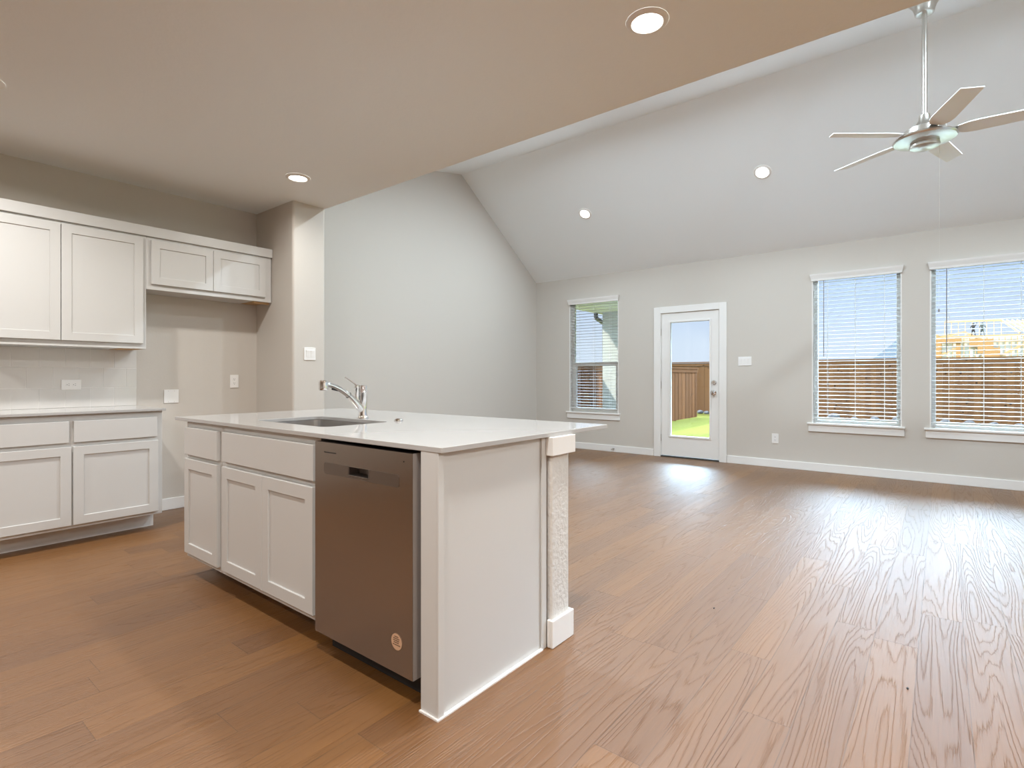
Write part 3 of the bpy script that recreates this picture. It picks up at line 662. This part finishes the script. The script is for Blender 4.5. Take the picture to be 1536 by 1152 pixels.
for (x, y), lab in (((-.097, 2.46), 'tiny black crumb lying on the floor beside a plank seam in front of the windows'), ((-.882, 2.714), 'tiny dark crumb on the floor to the right of the half wall')):
    m = MB(); bmesh.ops.create_icosphere(m.bm, subdivisions=2, radius=.005)
    for v in m.bm.verts: v.co = Vector((v.co.x * .7, v.co.y * 1.5, v.co.z * .6)) + Vector((x, y, .0032)) + Vector((random.uniform(-.0008, .0008), random.uniform(-.0008, .0008), 0))
    tag(m.build('floor_crumb', BLACK), lab, 'crumb')

# ------------------------------------------------------------------ the yard
ZG = -.14
struct(MB().box(-60, 80, YF + T, 19.25, ZG - .1, ZG).build('lawn', GRASS))
struct(MB().box(-200, 260, 19.25, 330, ZG - .3, ZG - .05).build('ground_beyond_fence', GRASS))
struct(MB().box(-6.0, -1.9, YF + T, 10.9, ZG, ZG + .05).build('patio_slab', mat('concrete', (.12, .12, .115), .9, bump=(30, .2, .005))))
def fence(name, label, a, b, z0, z1, face, m, boards_w=.14):
    """Board fence from a to b (axis aligned); face = +1/-1 picks the side of the boards."""
    a, b = Vector((*a, 0)), Vector((*b, 0)); d = (b - a).normalized(); n = Vector((-d.y, d.x, 0)) * face; L_ = (b - a).length
    root = thing(name, label, 'fence', tuple((a + b) / 2 + Vector((0, 0, z0))))
    m_ = MB(); s = 0
    while s < L_ - .02:
        w = min(boards_w * random.uniform(.93, 1.05), L_ - s); off = .02 if int(s / boards_w) % 2 else .012
        p = a + d * (s + w / 2) + n * off
        m_.bar((p.x, p.y, z0 + .03), (p.x, p.y, z1 - .05), w - .0012, .018, up=(n.x, n.y, 0)); s += w
    m_.build('boards', m, root)
    for zz in (z0 + .3, (z0 + z1) / 2, z1 - .3): MB().bar(a - n * .02 + Vector((0, 0, zz)), b - n * .02 + Vector((0, 0, zz)), .04, .09).build('rail', m, root)
    MB().bar(a + n * .005 + Vector((0, 0, z1 - .02)), b + n * .005 + Vector((0, 0, z1 - .02)), .13, .035).build('cap_board', m, root)
    MB().bar(a + n * .035 + Vector((0, 0, z1 - .10)), b + n * .035 + Vector((0, 0, z1 - .10)), .02, .10).build('trim_board', m, root)
    for k in range(int(L_ / 2.4) + 1):
        p = a + d * min(k * 2.4, L_) - n * .08; MB().box(p.x - .045, p.x + .045, p.y - .045, p.y + .045, z0, z1 - .05).build('post', m, root)
fence('side_fence', 'reddish cedar board fence along the left side of the lawn', (-6.08, 8.2), (-6.08, 17.0), ZG, 1.44, -1, CEDAR)
fence('back_fence', 'long dark brown board fence across the back of the yard', (-14, 19.3), (12, 19.3), ZG, 1.70, -1, CEDAR2)
x = -8.4
while x < 4.5:
    r = random.uniform(.08, .15); y = random.uniform(18.85, 19.08); x += r * 1.35
    m = MB(); bmesh.ops.create_icosphere(m.bm, subdivisions=2, radius=r)
    for v in m.bm.verts: v.co = Vector((v.co.x * 1.2, v.co.y, v.co.z * .75)) * random.uniform(.9, 1.06) + Vector((x, y, ZG + r * .6))
    o = m.build('stone', ROCK); tag(o, 'grey stone in the row along the foot of the back fence', 'stone', 'stones along the foot of the back fence'); x += r * 1.35
    if x > -4.4: x += .25

# covered patio outside the small window
pr = thing('patio_cover', 'cream patio roof with post and dark downspout outside the left window', 'patio cover', (-3.9, 9.2, 2.6))
MB().box(-5.95, -1.9, YF + T + .01, 10.9, 2.60, 2.72).build('soffit', SOFFIT, pr)
MB().box(-5.97, -1.88, YF + T + .01, 10.92, 2.56, 2.60).box(-5.99, -5.95, YF + T + .01, 10.94, 2.58, 2.80).build('fascia', SOFFIT, pr)
MB().box(-5.80, -5.42, 10.45, 10.83, ZG + .05, 2.56).build('post', STUCCO, pr)
MB().bar((-5.88, 10.3, 2.55), (-5.88, 10.3, 2.44), .07, .06).bar((-5.88, 10.3, 2.44), (-5.86, 10.62, 2.34), .07, .06).bar((-5.85, 10.62, 2.36), (-5.84, 10.62, ZG + .1), .07, .06).build('downspout', GUTTER, pr)

# distant grey roofed house
dh = thing('distant_house', 'distant house with a grey hipped roof showing over the back fence', 'house', (-3.2, 66, ZG))
MB().box(-5.0, -1.4, 62, 70, ZG, 2.6).build('wall', STUCCO, dh)
m = MB(); bm = m.bm; e = [bm.verts.new(p) for p in ((-5.4, 61.4, 2.6), (-1.0, 61.4, 2.6), (-1.0, 70.6, 2.6), (-5.4, 70.6, 2.6))]; r = [bm.verts.new((-3.4, 66, 4.9)), bm.verts.new((-3.0, 66, 4.9))]
bm.faces.new((e[0], e[1], r[1], r[0])); bm.faces.new((e[1], e[2], r[1])); bm.faces.new((e[2], e[3], r[0], r[1])); bm.faces.new((e[3], e[0], r[0])); bm.faces.new(e[::-1]); m.build('roof', ROOFM, dh)

# timber house frame under construction
def at_y(u, v, y):
    a, b = (u - 768) / F_PX, (HORIZON - v) / F_PX; t = y / (math.cos(YAW) + a * math.sin(YAW))
    return Vector((t * (-math.sin(YAW) + a * math.cos(YAW)), y, ZC + t * b))
YH = 100.0; X0, X1 = -1.2, 15.5
ZP = at_y(1470, 503, YH).z; ZTOP = at_y(1470, 481.5, YH + 3).z
hf = thing('house_frame', 'orange timber house frame under construction beyond the back fence', 'house', (6.5, YH + 4, ZG))
s = MB(); x = X0
while x < X1: s.box(x - .05, x + .05, YH - .05, YH + .05, ZG, ZP - .2); x += .62
s.build('studs', LUMBER, hf)
MB().box(X0, X1, YH - .08, YH + .08, ZP - .2, ZP).box(X0, X1, YH - .08, YH + .08, ZP - 1.0, ZP - .78).build('top_plate', LUMBER, hf)
s = MB()
for k_, (u0_, v0_, u1_, v1_) in enumerate(((1403, 509, 1412, 540), (1434, 509, 1441, 540), (1454, 509, 1474, 520), (1466, 509, 1490, 530), (1476, 522, 1500, 540), (1412, 508, 1442, 514))):
    a, b = at_y(u0_, v0_, YH), at_y(u1_, v1_, YH); s.box(a.x, b.x, YH - .12 - .04 * k_, YH - .09 - .04 * k_, max(b.z, ZG), a.z)
s.build('sheathing', OSB, hf)
MB().box(X0, X1, YH + .4, YH + .5, ZG, ZP - .3).build('house_wrap', WRAP, hf)
s = MB(); ra, rb = at_y(1417, 482.5, YH + 3), at_y(1502, 480, YH + 3); s.bar(ra, rb, .12, .3); s.build('ridge_beam', LUMBER, hf)
s = MB(); nx = 9
for i in range(nx):
    p = ra.lerp(rb, i / (nx - 1)); s.bar((p.x, YH + 3, p.z), (p.x, YH + 3, ZP), .07, .07)
s.build('ridge_posts', LUMBER, hf)
s = MB()
for k in range(7):
    o_ = Vector((k * .55, .2 * k, -.02 * k)); s.bar(rb + o_, at_y(1530, 499, YH) + o_ * 1.3, .07, .24)
s.bar(at_y(1403, 507, YH), at_y(1447, 498.5, YH), .08, .3).bar(at_y(1447, 498.5, YH), at_y(1478, 512, YH), .08, .3).bar(at_y(1403, 502, YH), at_y(1420, 512, YH), .08, .3).bar(at_y(1462, 508, YH), at_y(1500, 534, YH), .08, .4).bar(at_y(1500, 534, YH), at_y(1536, 516, YH), .08, .3).bar(at_y(1400, 537, YH), at_y(1440, 520, YH), .08, .25)
s.build('rafters', LUMBER, hf)

def worker(u, label, cloth, arm):
    base = at_y(u, 503, YH); base.z = ZP
    pts = {'pelvis': (0, 0, .93), 'chest': (0, 0, 1.30), 'neck': (0, -.02, 1.47), 'head': (0, -.03, 1.58), 'crown': (0, -.03, 1.72), 'ls': (-.19, 0, 1.40), 'le': (-.30, -.05, 1.14), 'lh': (-.28, -.22, .98),
           'rs': (.19, 0, 1.40), 're': arm[0], 'rh': arm[1], 'lk': (-.14, -.05, .50), 'lf': (-.17, 0, .05), 'lt': (-.17, -.16, .04), 'rk': (.14, -.08, .50), 'rf': (.20, 0, .05), 'rt': (.20, -.16, .04)}
    ed = (('pelvis', 'chest'), ('chest', 'neck'), ('neck', 'head'), ('head', 'crown'), ('chest', 'ls'), ('ls', 'le'), ('le', 'lh'), ('chest', 'rs'), ('rs', 're'), ('re', 'rh'), ('pelvis', 'lk'), ('lk', 'lf'), ('lf', 'lt'), ('pelvis', 'rk'), ('rk', 'rf'), ('rf', 'rt'))
    rad = dict(pelvis=.15, chest=.17, neck=.065, head=.10, crown=.085, ls=.075, le=.05, lh=.045, rs=.075, re=.05, rh=.045, lk=.075, lf=.05, lt=.045, rk=.075, rf=.05, rt=.045)
    keys = list(pts); me = bpy.data.meshes.new('person'); me.from_pydata([pts[k] for k in keys], [(keys.index(a), keys.index(b)) for a, b in ed], [])
    o = bpy.data.objects.new('person', me); COL.objects.link(o); o.location = base
    sk_ = o.modifiers.new('skin', 'SKIN'); o.modifiers.new('sub', 'SUBSURF').levels = 1
    for i, k in enumerate(keys): me.skin_vertices[0].data[i].radius = (rad[k], rad[k])
    me.skin_vertices[0].data[0].use_root = True
    me.materials.append(cloth)
    h = MB(); h.lathe([(.135, 1.645), (.115, 1.65), (.112, 1.70), (.08, 1.755), (0, 1.77)], base + Vector((0, -.03, 0)), seg=16).build('hard_hat', cloth, o, smooth=True)
    return tag(o, label, 'person')
worker(1460, 'person in dark clothes with one arm raised, standing on the house frame', CLOTH_A, ((.34, -.06, 1.55), (.36, -.10, 1.85)))
worker(1473.5, 'person in grey clothes with arms down, standing on the house frame', CLOTH_B, ((.32, -.02, 1.16), (.36, -.15, .95)))

# daylight portals in the window openings (they guide the sky light's sampling and add none of their own)
def portal(x0, x1, z0, z1, y):
    l = bpy.data.lights.new('portal', 'AREA'); l.shape = 'RECTANGLE'; l.size = x1 - x0; l.size_y = z1 - z0; l.cycles.is_portal = True
    o = bpy.data.objects.new('portal', l); COL.objects.link(o); o.location = ((x0 + x1) / 2, y, (z0 + z1) / 2); o.rotation_euler = Vector((0, -1, 0)).to_track_quat('-Z', 'Z').to_euler()
for n in (1, 2, 3): portal(OPEN[n][0], OPEN[n][1], OPEN[n][2], OPEN[n][3], YF + .135)
portal(lx0, lx1, lz0, lz1, YF + .05)
l = bpy.data.lights.new('portal', 'AREA'); l.shape = 'RECTANGLE'; l.size = GY1 - GY0; l.size_y = GZ1; l.cycles.is_portal = True
o = bpy.data.objects.new('portal', l); COL.objects.link(o); o.location = (XR + .12, (GY0 + GY1) / 2, GZ1 / 2); o.rotation_euler = Vector((-1, 0, 0)).to_track_quat('-Z', 'Z').to_euler()
